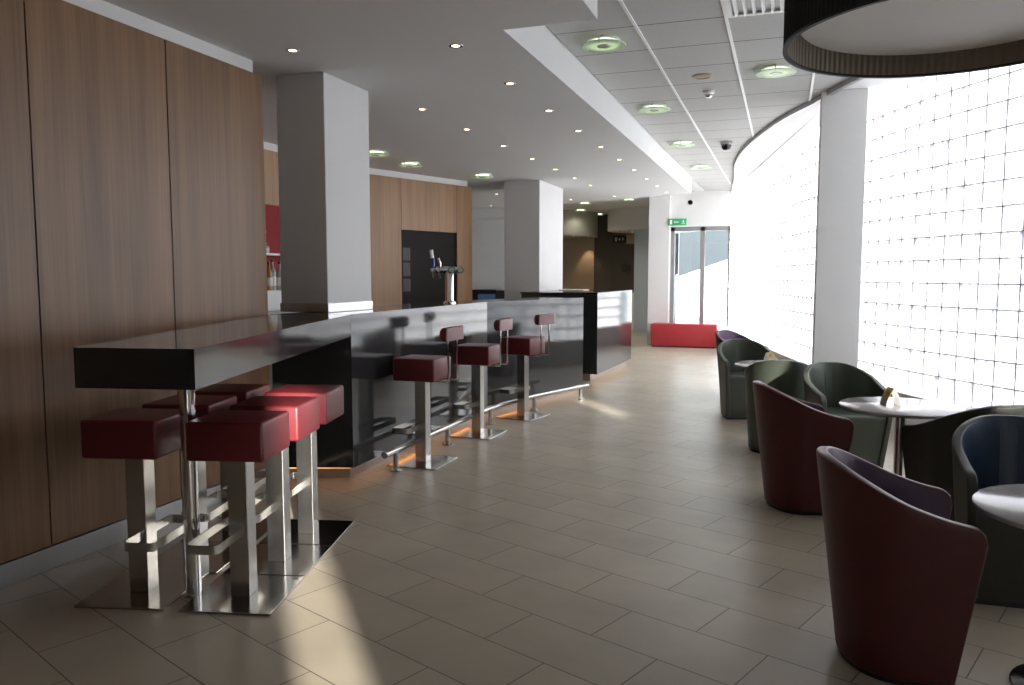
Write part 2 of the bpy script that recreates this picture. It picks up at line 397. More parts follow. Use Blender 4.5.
for i, x in enumerate((-1.02, -.42, .18, .78, 1.38, 1.98, 2.58, 3.18)):
    y1 = trim_x_limit(x) if x > -1.0 else 16.5
    box(f, x-.010, x+.010, -3, y1, CZ-.008, CZ+.002)
struct('trim_2', f, 'white_line', smooth=False)

# dropped plaster soffit
f = B(); prism(f, [(-1.045,-3.1),(-1.045,4.485),(-1.61,4.485),(-1.61,14.3),(-4.2,15.5),(-4.8,15.9),(-9.6,15.9),(-9.6,-3.1)], SZ, CZ+.06)
struct('trim_3', f, 'ceiling_plaster', smooth=False)
# far ceiling over the lobby
f = B(); prism(f, [(-1.61,14.2),(-1.61,16.7),(-2.6,16.9),(-2.6,23.2),(-9.6,23.2),(-9.6,15.85),(-4.7,15.85)], CZ, CZ+.06); struct('ceiling', f, 'ceiling_plaster', smooth=False)

# walls
f = B(); box(f, -3.62, -3.43, -3.2, 4.56, 0, SZ); struct('wall_left', f, 'plaster', smooth=False)
for k, (y0, y1) in enumerate(((-3.1,-.72),(-.72,.17),(.17,1.06),(1.06,1.95),(1.95,2.84),(2.84,3.73),(3.73,4.62))):
    f = B(); box(f, -3.43, -3.40, y0+.0035, y1-.0035, .115, 2.80, bev=.0015, seg=1); o = struct('wall_left', f, 'walnut', smooth=False)
f = B(); box(f, -3.66, -3.43, 4.56, 4.62, .0, 2.80); struct('wall_left', f, 'walnut', smooth=False)
f = B(); box(f, -3.43, -3.392, -3.1, 4.62, 0, .112, bev=.002, seg=1); struct('baseboard_left', f, 'baseboard', smooth=False)
# unseen rear wall behind the camera, its slot cut to shape a sun stripe
opens = [(2.72,3.10,.0,2.76)]
f = B()
xs = sorted(set([-9.8,6.4]+[v for o in opens for v in o[:2]])); zs = sorted(set([0,CZ+.06]+[v for o in opens for v in o[2:]]))
for a, b in zip(xs, xs[1:]):
    for c, d in zip(zs, zs[1:]):
        mx, mz = (a+b)/2, (c+d)/2
        if any(o[0] < mx < o[1] and o[2] < mz < o[3] for o in opens): continue
        box(f, a, b, -3.2, -3.1, c, d)
bmesh.ops.remove_doubles(f, verts=f.verts, dist=.0001)
struct('wall_rear', f, 'brown_paint', smooth=False)  # unseen wall, coloured dark to dim the near side of the room
opens = [(-1.85,-1.55,2.50,2.90),(-1.43,-1.27,2.66,2.95),(-1.70,-1.58,2.30,2.44)]  # unseen openings, placed to throw sun patches on the floor and chairs
f = B()
ys = sorted(set([-3.1,3.32]+[v for o in opens for v in o[:2]])); zs = sorted(set([0,CZ+.06]+[v for o in opens for v in o[2:]]))
for a, b in zip(ys, ys[1:]):
    for c, d in zip(zs, zs[1:]):
        my, mz = (a+b)/2, (c+d)/2
        if any(o[0] < my < o[1] and o[2] < mz < o[3] for o in opens): continue
        box(f, 6.2, 6.23, a, b, c, d)
bmesh.ops.remove_doubles(f, verts=f.verts, dist=.0001)
struct('wall_right', f, 'plaster', smooth=False)
f = B(); box(f, -9.8, -9.6, -3.1, 23.2, 0, CZ+.06); struct('wall_outer', f, 'plaster', smooth=False)
f = B(); box(f, -5.45, -3.62, 4.38, 4.55, 0, SZ); struct('wall_bar_end', f, 'plaster', smooth=False)

# wall behind the bar: light walnut with a bottle niche, then an angled run with a dark opening
W0, W1, W2 = Vector((-5.32,4.56)), Vector((-5.30,9.45)), Vector((-4.59,11.365))
f = B(); box(f, -5.62, -5.36, 4.56, 9.5, 0, SZ); 
struct('wall_bar', f, 'plaster', smooth=False)
f = B()
box(f, -5.36, -5.32, 4.56, 6.2, 0, 2.80); box(f, -5.36, -5.32, 6.2, 9.42, 2.215, 2.80)
box(f, -5.36, -5.32, 8.3, 9.42, 0, 2.215)
struct('wall_bar', f, 'oak', smooth=False)
t2 = (W2-W1).normalized(); n2 = Vector((t2.y, -t2.x))  # towards the room
def seg2(bm, s0, s1, z0, z1, d0, d1, mat=0):
    p = [W1+t2*s0+n2*d0, W1+t2*s1+n2*d0, W1+t2*s1+n2*d1, W1+t2*s0+n2*d1]; return prism(bm, [(q.x,q.y) for q in p], z0, z1, mat)
LEN2 = (W2-W1).length
f = B(); seg2(f, 0, LEN2-.05, 0, SZ, -.25, -.05); struct('wall_bar', f, 'plaster', smooth=False)
sA, sB = .57, 1.70
for s0, s1, z0, z1 in ((0,sA,0,2.80),(sA,sB,2.09,2.80),(sB,LEN2,0,2.80)):
    f = B(); seg2(f, s0+.003, s1-.003, z0, z1, -.05, 0); struct('wall_bar', f, 'oak', smooth=False)
# dark glazed panel in the opening
t = thing('glazed_panel', 'dark glazed panel filling the tall opening in the walnut wall behind the beer tap', 'panel', (W1.x, W1.y, 0))
def local(bm, o): 
    bmesh.ops.translate(bm, vec=(-o.x, -o.y, 0), verts=bm.verts)
f = B(); seg2(f, sA, sB, 0, 2.09, -.05, -.035); local(f, W1); obj('panel', f, 'dark_glass_panel', t, smooth=False)
for z0, z1 in ((1.22,1.40),(1.44,1.63),(1.66,1.84)):  # three dim brown rectangles set on the dark panel
    f = B(); seg2(f, sA+.05, sA+.19, z0, z1, -.035, -.03); local(f, W1); o = obj('inset_panel', f, 'inset_brown', t, smooth=False)
    f = B(); seg2(f, sA+.165, sA+.185, z0+.01, z1-.01, -.03, -.026); local(f, W1); obj('inset_edge', f, 'brown_paint', o, smooth=False)
# white run of wall beyond
f = B(); box(f, -9.6, -4.95, 11.42, 11.55, 0, SZ); struct('wall_lounge', f, 'plaster', smooth=False)
f = B(); box(f, -9.6, -4.9, 16.0, 16.2, 0, CZ); struct('wall_lounge', f, 'plaster', smooth=False)
f = B(); box(f, -5.0, -4.9, 16.2, 22.0, 0, CZ)
bmesh.ops.translate(f, vec=(-1.35,0,0), verts=[v for v in f.verts if v.co.y > 20]); struct('wall_lobby_side', f, 'beige_paint', smooth=False)

# columns
def column(x0, x1, y0, y1, z0, z1, mat, rot=0):
    bm = B(); box(bm, x0, x1, y0, y1, z0, z1, bev=.004, seg=1); return struct('column', bm, mat, smooth=False)
c1 = column(-3.535, -3.135, 4.96, 5.60, 1.18, SZ, 'column_paint')
f = B(); box(f, -3.541, -3.129, 4.954, 5.606, 1.181, 1.245); struct('baseboard_column', f, 'baseboard', smooth=False)
c2 = column(-4.12, -3.55, 11.52, 12.85, 0, SZ, 'column_paint')
c3 = column(.275, .67, 8.02, 8.42, 0, CZ, 'plaster')
# far wall with the entrance doors
f = B(); box(f, -2.70, -2.28, 16.45, 16.9, 0, CZ); struct('wall_far', f, 'plaster', smooth=False)
f = B(); box(f, -2.28, -1.0, 16.60, 16.8, 2.46, CZ); box(f, -2.28, -2.27, 16.60, 16.8, 0, 2.46); struct('wall_far', f, 'plaster', smooth=False)
f = B()
for a, b, c, d in ((-2.27,-2.19,0,2.45),(-1.665,-1.575,0,2.45),(-1.12,-1.02,0,2.45)): box(f, a, b, 16.62, 16.70, c, d, bev=.004, seg=1)
box(f, -2.27, -1.02, 16.62, 16.70, 2.36, 2.45); box(f, -2.27,-1.02,16.62,16.70,0,.10)
dr = struct('door_1', f, 'frame_grey', smooth=False)
f = B(); box(f, -2.19, -1.665, 16.655, 16.665, .1, 2.36); obj('glass_pane', f, 'clear_glass', dr, smooth=False)
f = B(); box(f, -1.575, -1.12, 16.655, 16.665, .1, 2.36); obj('glass_pane', f, 'clear_glass', dr, smooth=False)
f = B(); box(f, -2.19, -2.12, 16.72, 16.76, 1.47, 2.33); box(f, -2.19,-2.165,16.72,16.76,.1,1.47); obj('door_leaf_edge', f, 'frame_grey', dr, smooth=False)
f = B(); tube(f, fillet([(-2.155,16.655,.45),(-2.155,16.60,.45),(-2.155,16.60,1.45),(-2.155,16.655,1.45)], .03), .014); obj('door_handle', f, 'chrome', dr)
# lobby beyond the reception
f = B(); box(f, -3.68, -2.6, 20.2, 20.4, 0, CZ); struct('wall_lobby', f, 'grey_paint', smooth=False)
f = B(); box(f, -2.70, -2.55, 16.9, 20.2, 0, CZ); struct('wall_lobby', f, 'grey_paint', smooth=False)
f = B(); box(f, -2.72, -2.70, 16.9, 16.93, .92, 1.06); struct('trim_4', f, 'black_matt', smooth=False)
f = B(); box(f, -6.5, -5.16, 22.0, 22.2, 0, CZ); struct('wall_lobby', f, 'beige_paint', smooth=False)
f = B(); box(f, -5.16, -3.68, 22.05, 22.2, 0, CZ); struct('wall_lobby', f, 'brown_paint', smooth=False)
f = B(); box(f, -3.68, -3.6, 20.4, 22.1, 0, CZ); struct('wall_lobby', f, 'olive_paint', smooth=False)
f = B(); box(f, -4.25, -3.69, 22.0, 22.045, 2.33, 2.62); struct('wall_lobby', f, 'olive_paint', smooth=False)
f = B()
box(f, -4.66, -4.62, 22.0, 22.05, 0, 1.98); box(f, -3.8, -3.76, 22.0, 22.05, 0, 1.98); box(f, -4.66, -3.76, 22.0, 22.05, 1.94, 1.98); box(f, -4.62,-3.8,22.03,22.05,0,1.94)
struct('door_2', f, 'brown_paint', smooth=False)
def drum(cx, cy, r, z0, z1, mat):
    bm = B(); cyl(bm, (cx,cy,z0), (cx,cy,z1), r, n=64); return struct('trim_5', bm, mat)
drum(-6.05, 21.2, 1.15, 2.50, CZ, 'olive_paint')
drum(-3.35, 21.1, 1.2, 2.62, CZ, 'column_paint')
# outside the entrance
f = B(); box(f, -14, 9, 27, 27.4, -.15, 9); struct('facade_outside', f, 'facade', smooth=False)
f = B(); v = [(-4.6,.72),( -.2,2.29),(-.2,-.15),(-4.6,-.15)]
a = [f.verts.new((x,21.0,z)) for x, z in v]; b = [f.verts.new((x,21.3,z)) for x, z in v]
f.faces.new(a); f.faces.new(b[::-1])
for i in range(4): f.faces.new((a[i],b[i],b[(i+1)%4],a[(i+1)%4]))
struct('garden_wall_outside', f, 'snow_wall', smooth=False)

# ------------------------------------------------------------------ bar counter and high table
A0, A1, A2 = (-2.862,4.815), (-2.900,7.58), (-2.372,9.56)
t = thing('bar_counter', 'long bar counter clad in dark polished granite, its front bending in two panels', 'bar counter')
f = B(); prism(f, [A0, A1, (-3.42,7.70), (-3.396,4.64)], .086, 1.178); obj('counter_body', f, 'granite', t, smooth=False)
f = B(); prism(f, [(A1[0],A1[1]+.004), A2, (-2.90,9.70), (-3.42,7.74)], .086, 1.174); obj('counter_body', f, 'granite', t, smooth=False)
f = B(); prism(f, [(-2.915,4.86),(-2.953,7.57),(-3.35,7.6),(-3.35,4.70)], 0, .086); prism(f, [(-2.953,7.57),(-2.43,9.53),(-2.85,9.6),(-3.35,7.6)], 0, .086)
obj('plinth', f, 'copper_kick', t, smooth=False)
for (x0,y0),(x1,y1) in (((-2.895,4.84),(-2.932,7.57)), ((-2.932,7.60),(-2.405,9.54)), ((-2.90,4.838),(-3.35,4.675))):
    f = B(); tube(f, [(x0,y0,.081),(x1,y1,.081)], 0, flat=(.008,.008)); obj('led_strip', f, 'led_warm', t, smooth=False)
# high table joined to the counter
TR, TL = (-2.063,2.353), (-2.535,2.250)
t = thing('high_table', 'long dark granite high table running out from the bar on one steel post', 'table')
f = B(); prism(f, [TR, (-2.862,4.812), (-3.385,4.60), TL], 1.024, 1.178); obj('table_top', f, ['granite'], t, smooth=False)
f = B(); cyl(f, (-2.506,2.805,.008), (-2.506,2.805,1.024), .034, n=32); obj('post', f, 'chrome', t)
f = B(); lathe(f, [(0,0),(.05,0),(.05,.006),(.036,.012),(0,.012)], c=(-2.506,2.805,.0), n=24); obj('post_base', f, 'chrome', t)

# foot rail
t = thing('foot_rail', 'long brushed steel foot rail on short posts along the front of the bar', 'rail')
rail = [(-2.70,4.98,.155),(-2.70,6.95,.155),(-2.66,7.35,.155),(-2.52,7.95,.155),(-2.17,8.98,.155)]
f = B(); tube(f, rail, .023, n=20); cyl(f, (-2.70,4.985,.155), (-2.70,4.972,.155), .0255, n=20); obj('rail_tube', f, 'steel', t)
for k, (x, y) in enumerate(((-2.70,5.15),(-2.70,6.10),(-2.687,7.10),(-2.513,7.98),(-2.217,8.84))):
    f = B(); cyl(f, (x,y,.008), (x,y,.14), .022, n=18); p = obj('rail_post', f, 'steel', t)
    f = B(); lathe(f, [(0,0),(.048,0),(.048,.01),(.022,.014),(0,.014)], c=(x,y,0), n=24)
    for j in range(4): cyl(f, (x+.037*cos(j*pi/2+.6), y+.037*sin(j*pi/2+.6), .008), (x+.037*cos(j*pi/2+.6), y+.037*sin(j*pi/2+.6), .028), .008, n=8)
    obj('rail_flange', f, 'steel', p)

# reception desk further along
t = thing('reception_desk', 'dark polished granite reception desk standing beyond the end of the bar', 'desk')
f = B(); prism(f, [(-2.395,10.45),(-2.33,12.62),(-3.45,12.68),(-3.50,10.50)], .10, 1.195); obj('desk_body', f, 'granite', t, smooth=False)
f = B(); prism(f, [(-2.50,10.50),(-2.38,12.5),(-3.40,12.6),(-3.45,10.55)], 0, .10); obj('plinth', f, 'copper_kick', t, smooth=False)
f = B(); prism(f, [(-2.39,10.44),(-2.325,12.63),(-3.45,12.69),(-3.52,10.49)], 1.195, 1.215); obj('desk_top', f, 'black', t, smooth=False)
f = B(); tube(f, [(-2.475,10.5,.094),(-2.355,12.5,.094)], 0, flat=(.008,.008)); obj('led_strip', f, 'led_warm', t, smooth=False)
f = B(); box(f, -3.35, -2.95, 11.9, 12.25, 0, .015, bev=.004); tag(obj('paper_pile', f, 'paper', loc=(0,0,1.215)), 'low pale pile of papers lying on the reception desk', 'papers')

# ------------------------------------------------------------------ stools
def footrest(bm, z=.278):
    pts = [(-.026,-.045,z),(-.026,-.20,z),(-.165,-.20,z),(-.165,.20,z),(-.026,.20,z),(-.026,.045,z)]
    tube(bm, fillet([Vector(p) for p in pts], .025, 4), 0, flat=(.006,.040))
def make_stool(label, back, group):
    t = thing('bar_stool', label, 'stool', group=group)
    f = B(); box(f, -.205, .205, -.21, .21, 0, .010, bev=.002, seg=1); obj('base_plate', f, 'steel_plate', t, smooth=False)
    f = B(); box(f, -.045, .045, -.045, .045,   .010, .652, bev=.003, seg=2); obj('column_tube', f, 'steel', t, smooth=False)
    f = B(); footrest(f); obj('footrest', f, 'steel', t, angle=32)
    f = B(); box(f, -.172, .172, -.162, .162, .652, .824, bev=.013, seg=4)
    s_ = obj('seat', f, 'red_leather', t, angle=60)
    f = B()
    for zz in (.8125,):
        tube(f, [(.160,-.150,zz+.0065),(.160,.150,zz+.0065)], .0022, n=6); tube(f, [(-.160,-.150,zz+.0065),(-.160,.150,zz+.0065)], .0022, n=6)
        tube(f, [(-.15,-.150,zz+.0065),(.15,-.150,zz+.0065)], .0022, n=6); tube(f, [(-.15,.150,zz+.0065),(.15,.150,zz+.0065)], .0022, n=6)
    obj('seam', f, 'red_leather', s_)
    if back:
        for y in (-.085, .085):
            f = B(); tube(f, fillet([Vector((.09,y,.647)),Vector((.255,y,.647)),Vector((.255,y,.985))], .018), .0075, n=10)
            obj('back_rod', f, 'chrome', t)
        f = B(); prof = [(.028,-.052),(-.012,-.05),(-.030,-.03),(-.034,0),(-.030,.03),(-.012,.05),(.012,.053),(.028,.048)]
        n = len(prof); ys = [(-.165,.86),(-.159,.97),(-.147,1),(.147,1),(.159,.97),(.165,.86)]
        rings = [[f.verts.new((.252+x*s, y, 1.012+z*s)) for x, z in prof] for y, s in ys]
        for a, b in zip(rings, rings[1:]):
            for j in range(n): f.faces.new((a[j], a[(j+1)%n], b[(j+1)%n], b[j]))
        f.faces.new(rings[0][::-1]); f.faces.new(rings[-1]); obj('back_cushion', f, 'red_leather', t, angle=60)
    return t
GA = 'backless stools at the high table'; GB = 'red stools with low backs along the bar'
ang = math.atan2(.25, .968)  # row direction turned 14.5 degrees
s0 = make_stool('backless red stool nearest the camera, on the room side of the steel post', False, GA)
s0.location = (-2.288, 2.878, 0); s0.rotation_euler = (0, 0, ang)
ex, ey = (.968,.25), (-.25,.968)
R = (-2.288, 2.878); Lr = (-2.755, 2.768)
labsR = ['sunlit backless red stool, middle of the room-side row under the high table', 'backless red stool at the far end of the room-side row, nearest the bar']
labsL = ['shaded backless red stool nearest the camera, between the steel post and the wooden wall', 'shaded backless red stool in the middle of the row beside the wooden wall', 'shaded backless red stool at the far end of the row beside the wooden wall']
for k in (1, 2):
    s = .432*k; dup(s0, (R[0]+ey[0]*s, R[1]+ey[1]*s, 0), ang, labsR[k-1])
# wall-side row: turned round so that the footrests face the middle
for k in range(3):
    s = .432*k; dup(s0, (Lr[0]+ey[0]*s+(.04 if k else 0), Lr[1]+ey[1]*s, 0), ang+pi, labsL[k])
b0 = make_stool('red stool with low back at the bar, nearest the camera', True, GB); b0.location = (-2.625,5.46,0); b0.rotation_euler = (0,0,radians(0))
dup(b0, (-2.622,6.61,0), radians(-1), 'red stool with low back, the middle one of three along the bar')
dup(b0, (-2.515,7.60,0), radians(-12), 'red stool with low back at the bar, furthest from the camera')

# ------------------------------------------------------------------ tub chairs
def smoothstep(t): t = max(0, min(1, t)); return t*t*(3-2*t)
def make_chair(label, mo, mi, group=None, R0=.29, arm=.25, hb=.78, ha=.60):
    t = thing('tub_chair', label, 'armchair', group=group)
    # plan path in local axes: the chair opens towards +x
    path = []; na, nc = 18, 36
    for i in range(na): path.append((arm*(1-i/na), -R0))
    for i in range(nc+1):
        a = -pi/2 - pi*i/nc; path.append((R0*cos(a), R0*sin(a)))
    for i in range(1, na+1): path.append((arm*i/na, R0))
    Ls = [0]
    for a, b in zip(path, path[1:]): Ls.append(Ls[-1]+hypot(b[0]-a[0], b[1]-a[1]))
    T = Ls[-1]; NZ = 14
    bm = B(); grid = []
    for (x, y), l in zip(path, Ls):
        u = min(l, T-l)/(T/2)  # 0 at the arm ends, 1 at the back
        h = ha + (hb-ha)*smoothstep(u*1.08)
        e = min(l, T-l)
        if e < .06: h -= .06 - math.sqrt(max(0, .06**2-(.06-e)**2))
        col = []
        for k in range(NZ+1):
            z = .02 + (h-.02)*k/NZ; s = .80 + .20*(z/.78)
            sx = .66 + .34*(z/.78)
            col.append(bm.verts.new((x*sx if x < 0 else x*(.66+.34*z/.62), y*s, z)))
        grid.append(col)
    for a, b in zip(grid, grid[1:]):
        for k in range(NZ): bm.faces.new((a[k], b[k], b[k+1], a[k+1]))
    me = bpy.data.meshes.new('shell'); bmesh.ops.recalc_face_normals(bm, faces=bm.faces)
    # make sure normals look outwards
    bm.faces.ensure_lookup_table(); fc = min(bm.faces, key=lambda q: q.calc_center_median().x)
    if fc.normal.x > 0: bmesh.ops.reverse_faces(bm, faces=bm.faces)
    bm.to_mesh(me); bm.free(); me.materials.append(M[mo]); me.materials.append(M[mi])
    for p in me.polygons: p.use_smooth = True
    o = bpy.data.objects.new('shell', me); COL.objects.link(o); o.parent = t
    md = o.modifiers.new('thick', 'SOLIDIFY'); md.thickness = .042; md.offset = -1; md.material_offset = 1; md.material_offset_rim = 0
    bv = o.modifiers.new('round', 'BEVEL'); bv.width = .014; bv.segments = 3; bv.limit_method = 'ANGLE'; bv.angle_limit = radians(50)
    # plinth
    bm = B(); pts = [(x*.63 if x < 0 else x*.62, y*.76) for x, y in path]; prism(bm, pts, 0, .022); obj('plinth', bm, 'black_matt', t, smooth=False)
    # front apron under the seat and the seat cushion
    ri = R0-.046
    bm = B(); A_ = [bm.verts.new((arm*(.66+.34*z/.62)-.012, s*ri*(.80+.20*z/.78), z)) for z, s in ((.022,-1),(.022,1),(.40,1),(.40,-1))]
    C_ = [bm.verts.new((v.co.x-.05, v.co.y, v.co.z)) for v in A_]
    bm.faces.new(A_); bm.faces.new(C_[::-1])
    for i in range(4): bm.faces.new((A_[i], C_[i], C_[(i+1)%4], A_[(i+1)%4]))
    obj('apron', bm, mo, t, smooth=False)
    bm = B()
    def dshape(k, z, xf):
        s = .80+.20*z/.78; q = [(xf, -ri*s*k)]
        for i in range(25):
            a = -pi/2-pi*i/24; q.append((ri*(.66+.34*z/.78)*cos(a)*k, ri*s*sin(a)*k))
        q.append((xf, ri*s*k)); return [bm.verts.new((x, y, z)) for x, y in q]
    rings = [dshape(.98,.37,.19), dshape(1.0,.385,.205), dshape(1.0,.425,.212), dshape(.97,.44,.205), dshape(.85,.447,.18)]
    for a, b in zip(rings, rings[1:]):
        for i in range(len(a)): bm.faces.new((a[i], a[(i+1)%len(a)], b[(i+1)%len(a)], b[i]))
    bm.faces.new(rings[0][::-1]); bm.faces.new(rings[-1]); obj('seat', bm, mi, t, angle=60)
    # two upright stitched seams on the inner back
    bm = B()
    for s in (-1, 1):
        pts = []
        for k in range(9):
            z = .46+.25*k/8; sx = .66+.34*(z/.78); pts.append((-(R0*sx-.042)*cos(.14*s)+.001, (R0-.042)*sin(.14*s), z))
        tube(bm, pts, .0028, n=6)
    obj('seam', bm, mi, t)
    return t
GC = 'green tub chairs'; 
ch = make_chair('burgundy tub chair with purple lining, nearest the camera, its back to the bar', 'burgundy', 'purple', 'burgundy tub chairs')
ch.location = (.42,3.20,0); ch.rotation_euler = (0,0,radians(2))
dup(ch, (.11,5.20,0), radians(16), 'burgundy tub chair with purple lining further back, beside the round table with the yellow card')
dup(ch, (-.50,9.80,0), radians(-30), 'distant burgundy tub chair whose rim shows behind the furthest green chair')
cg = make_chair('grey-green tub chair with its rounded back to the camera, behind the second burgundy chair', 'green_out', 'green_in', GC)
cg.location = (-.02,6.78,0); cg.rotation_euler = (0,0,radians(92))
dup(cg, (.43,6.25,0), radians(-68), 'grey-green tub chair facing the camera beyond the round table, just left below the white column')
dup(cg, (-.36,8.33,0), radians(-70), 'furthest grey-green tub chair, seen from the front with its seat visible, nearest the bench')
cd = make_chair('charcoal tub chair with its back to the camera beyond the blue-lined chair', 'dark_out', 'dark_out')
cd.location = (1.0,4.86,0); cd.rotation_euler = (0,0,radians(118))
cb = make_chair('charcoal tub chair with a blue lining at the right edge, behind the nearest table', 'dark_out', 'blue_in')
cb.location = (1.03,4.02,0); cb.rotation_euler = (0,0,radians(-88))

# ------------------------------------------------------------------ round tables
def make_table(label):
    t = thing('round_table', label, 'table', group='round lounge tables')
    f = B(); lathe(f, [(0,.650),(.352,.650),(.358,.645),(.358,.634),(.350,.628),(0,.628)], n=64); obj('table_top', f, 'table_top', t, angle=40)
    f = B(); cyl(f, (0,0,.012), (0,0,.628), .032, n=28); obj('pedestal', f, 'chrome', t)
    f = B(); lathe(f, [(0,0),(.21,0),(.215,.004),(.212,.009),(.05,.018),(.033,.024),(0,.024)], n=48); obj('base_plate', f, 'black', t, angle=60)
    return t
tb = make_table('round lounge table nearest the camera, cut by the right edge'); tb.location = (1.015,3.12,0)
dup(tb, (.70,5.32,0), 0, 'round lounge table carrying the yellow folded card')
dup(tb, (-.06,7.44,0), 0, 'furthest round lounge table, in front of the furthest green chair')
def tent(label, loc, rz, mf, s=1):
    t = thing('menu_card', label, 'menu card', loc, rz, 'folded cards on the round tables')
    w = .032*s; h = .112*s; d = .045*s
    def sheet(sg, name, mat, z0=0, z1=1):
        bm = B(); K = 8; fr = []
        for k in range(K+1):
            q = z0+(z1-z0)*k/K; yy = sg*d*(1-q**1.7); fr.append((yy, h*q))
        a = [[bm.verts.new((x, y, z)) for x in (-w*1.4, w*1.4)] for y, z in fr]
        b = [[bm.verts.new((x, y-sg*.0015, z)) for x in (-w*1.4, w*1.4)] for y, z in fr]
        for i in range(K):
            bm.faces.new((a[i][0],a[i][1],a[i+1][1],a[i+1][0])); bm.faces.new((b[i][0],b[i+1][0],b[i+1][1],b[i][1]))
            for j in (0,1): bm.faces.new((a[i][j],a[i+1][j],b[i+1][j],b[i][j]))
        for i in (0,K): bm.faces.new((a[i][0],b[i][0],b[i][1],a[i][1]))
        return obj(name, bm, mat, t)
    sheet(-1, 'card_front', mf, .42, 1); sheet(-1, 'card_foot', 'frame_grey', 0, .42); sheet(1, 'card_back', 'card_white')
    bm = B(); q = .72; y = -d*(1-q**1.7)
    lathe(bm, [(0,0),(.013*s,0),(.013*s,.001),(0,.001)], n=16); bmesh.ops.rotate(bm, cent=(0,0,0), matrix=Matrix.Rotation(radians(68),3,'X'), verts=bm.verts)
    bmesh.ops.translate(bm, vec=(0, y-.0025, h*q), verts=bm.verts); obj('printed_emblem', bm, 'orange_sign', t)
    return t
tent('small yellow and white folded card standing on the middle round table', (.635,5.30,.65), radians(-72), 'yellow')
tent('small folded card with dark edges standing on the furthest round table', (-.12,7.62,.65), radians(35), 'yellow', .8)

# ------------------------------------------------------------------ bench
t = thing('bench', 'low red upholstered box bench in front of the entrance doors', 'bench', (-1.88,16.22,0))
f = B(); box(f, -.68, .62, -.21, .22, .02, .47, bev=.015, seg=3); obj('bench_body', f, 'red_bench', t)
f = B(); box(f, -.66, .60, -.19, .20, 0, .02); obj('plinth', f, 'black_matt', t, smooth=False)

# ------------------------------------------------------------------ drum pendant
LX, LY, LZ, LR = .517, 3.06, 2.25, .545
t = thing('pendant_lamp', 'large round drum pendant lamp with a black pleated shade, cut by the top right corner', 'lamp', (LX,LY,CZ))
z0 = LZ-CZ
f = B(); n = 180
for r_, z_ in (): pass
prof_o = [(LR, z0), (LR, z0+.34)]
ring = []
for z in (z0, z0+.34):
    ring.append([f.verts.new(((LR+.0022*(-1)**i)*cos(2*pi*i/360), (LR+.0022*(-1)**i)*sin(2*pi*i/360), z)) for i in range(360)])
for i in range(360): f.faces.new((ring[0][i], ring[0][(i+1)%360], ring[1][(i+1)%360], ring[1][i]))
obj('lamp_shade', f, 'shade_out', t, smooth=False)
f = B(); cyl(f, (0,0,z0+.002), (0,0,z0+.34), LR-.010, n=160, caps=False); obj('shade_lining', f, 'shade_in', t)
f = B(); lathe(f, [(LR-.011,-.003),(LR+.004,-.003),(LR+.004,.006),(LR-.011,.006),(LR-.011,-.003)], n=128, c=(0,0,z0)); obj('rim', f, 'black_matt', t)
f = B(); lathe(f, [(0,0),(LR-.055,0),(LR-.050,.006),(LR-.050,.014),(0,.014)], n=128, c=(0,0,z0+.072)); obj('diffuser', f, 'diffuser', t)
f = B()
for k in range(3):
    a = k*2*pi/3+.4; tube(f, [((LR-.02)*cos(a),(LR-.02)*sin(a),z0+.33),(.03*cos(a),.03*sin(a),z0+.36)], .006, n=8)
cyl(f, (0,0,z0+.34), (0,0,-.03), .006, n=10); lathe(f, [(0,0),(.06,0),(.055,-.03),(0,-.03)], n=24); obj('suspension', f, 'chrome', t)

# ------------------------------------------------------------------ lights in the ceilings
def make_downlight():
    t = thing('downlight', 'x', 'ceiling light', group='small warm downlights in the plaster soffit')
    f = B(); lathe(f, [(.026,-.001),(.031,-.004),(.044,-.003),(.046,0),(.026,0),(.026,-.001)], n=24); obj('trim_ring', f, 'chrome', t)
    f = B(); lathe(f, [(0,-.0035),(.02,-.003),(.026,-.001),(0,-.0005)], n=20); obj('lamp_lens', f, 'spot_lens', t)
    return t
d0 = make_downlight(); used = False
ordn = ['nearest','second','third','fourth','fifth','sixth','seventh','eighth','ninth','tenth','eleventh','twelfth']
spots = []
for k in range(10): spots.append((-2.0, 4.69+1.032*k, ordn[k]+' downlight from the camera in the soffit row beside the bulkhead edge'))
ys = [4.44,6.34,7.343,8.40,9.44,10.47,11.49,12.47,14.34]
for k, y in enumerate(ys): spots.append((-3.03+.005*k, y, ordn[k]+' downlight from the camera in the inner soffit row over the bar'))
spots += [(-3.906,14.70,'single downlight low between the second column and the lobby opening'),(-4.893,13.276,'upper downlight in the gap between the walnut wall and the second column'),(-5.807,15.422,'lower downlight in the gap between the walnut wall and the second column')]
for k, (x, y, lb) in enumerate(spots):
    if k == 0: d0.location = (x,y,SZ); d0['label'] = lb
    else: dup(d0, (x,y,SZ), 0, lb)
for x, y, z, lb in ((-5.35,20.45,2.50,'left downlight under the brown curved lobby bulkhead'),(-5.02,20.75,2.50,'right downlight under the brown curved lobby bulkhead'),(-4.22,20.7,2.62,'left downlight under the pale curved lobby bulkhead'),(-3.95,20.45,2.62,'front right downlight under the pale curved lobby bulkhead'),(-3.95,21.3,2.62,'rear downlight under the pale curved lobby bulkhead')):
    dup(d0, (x,y,z), 0, lb, 'downlights in the lobby')
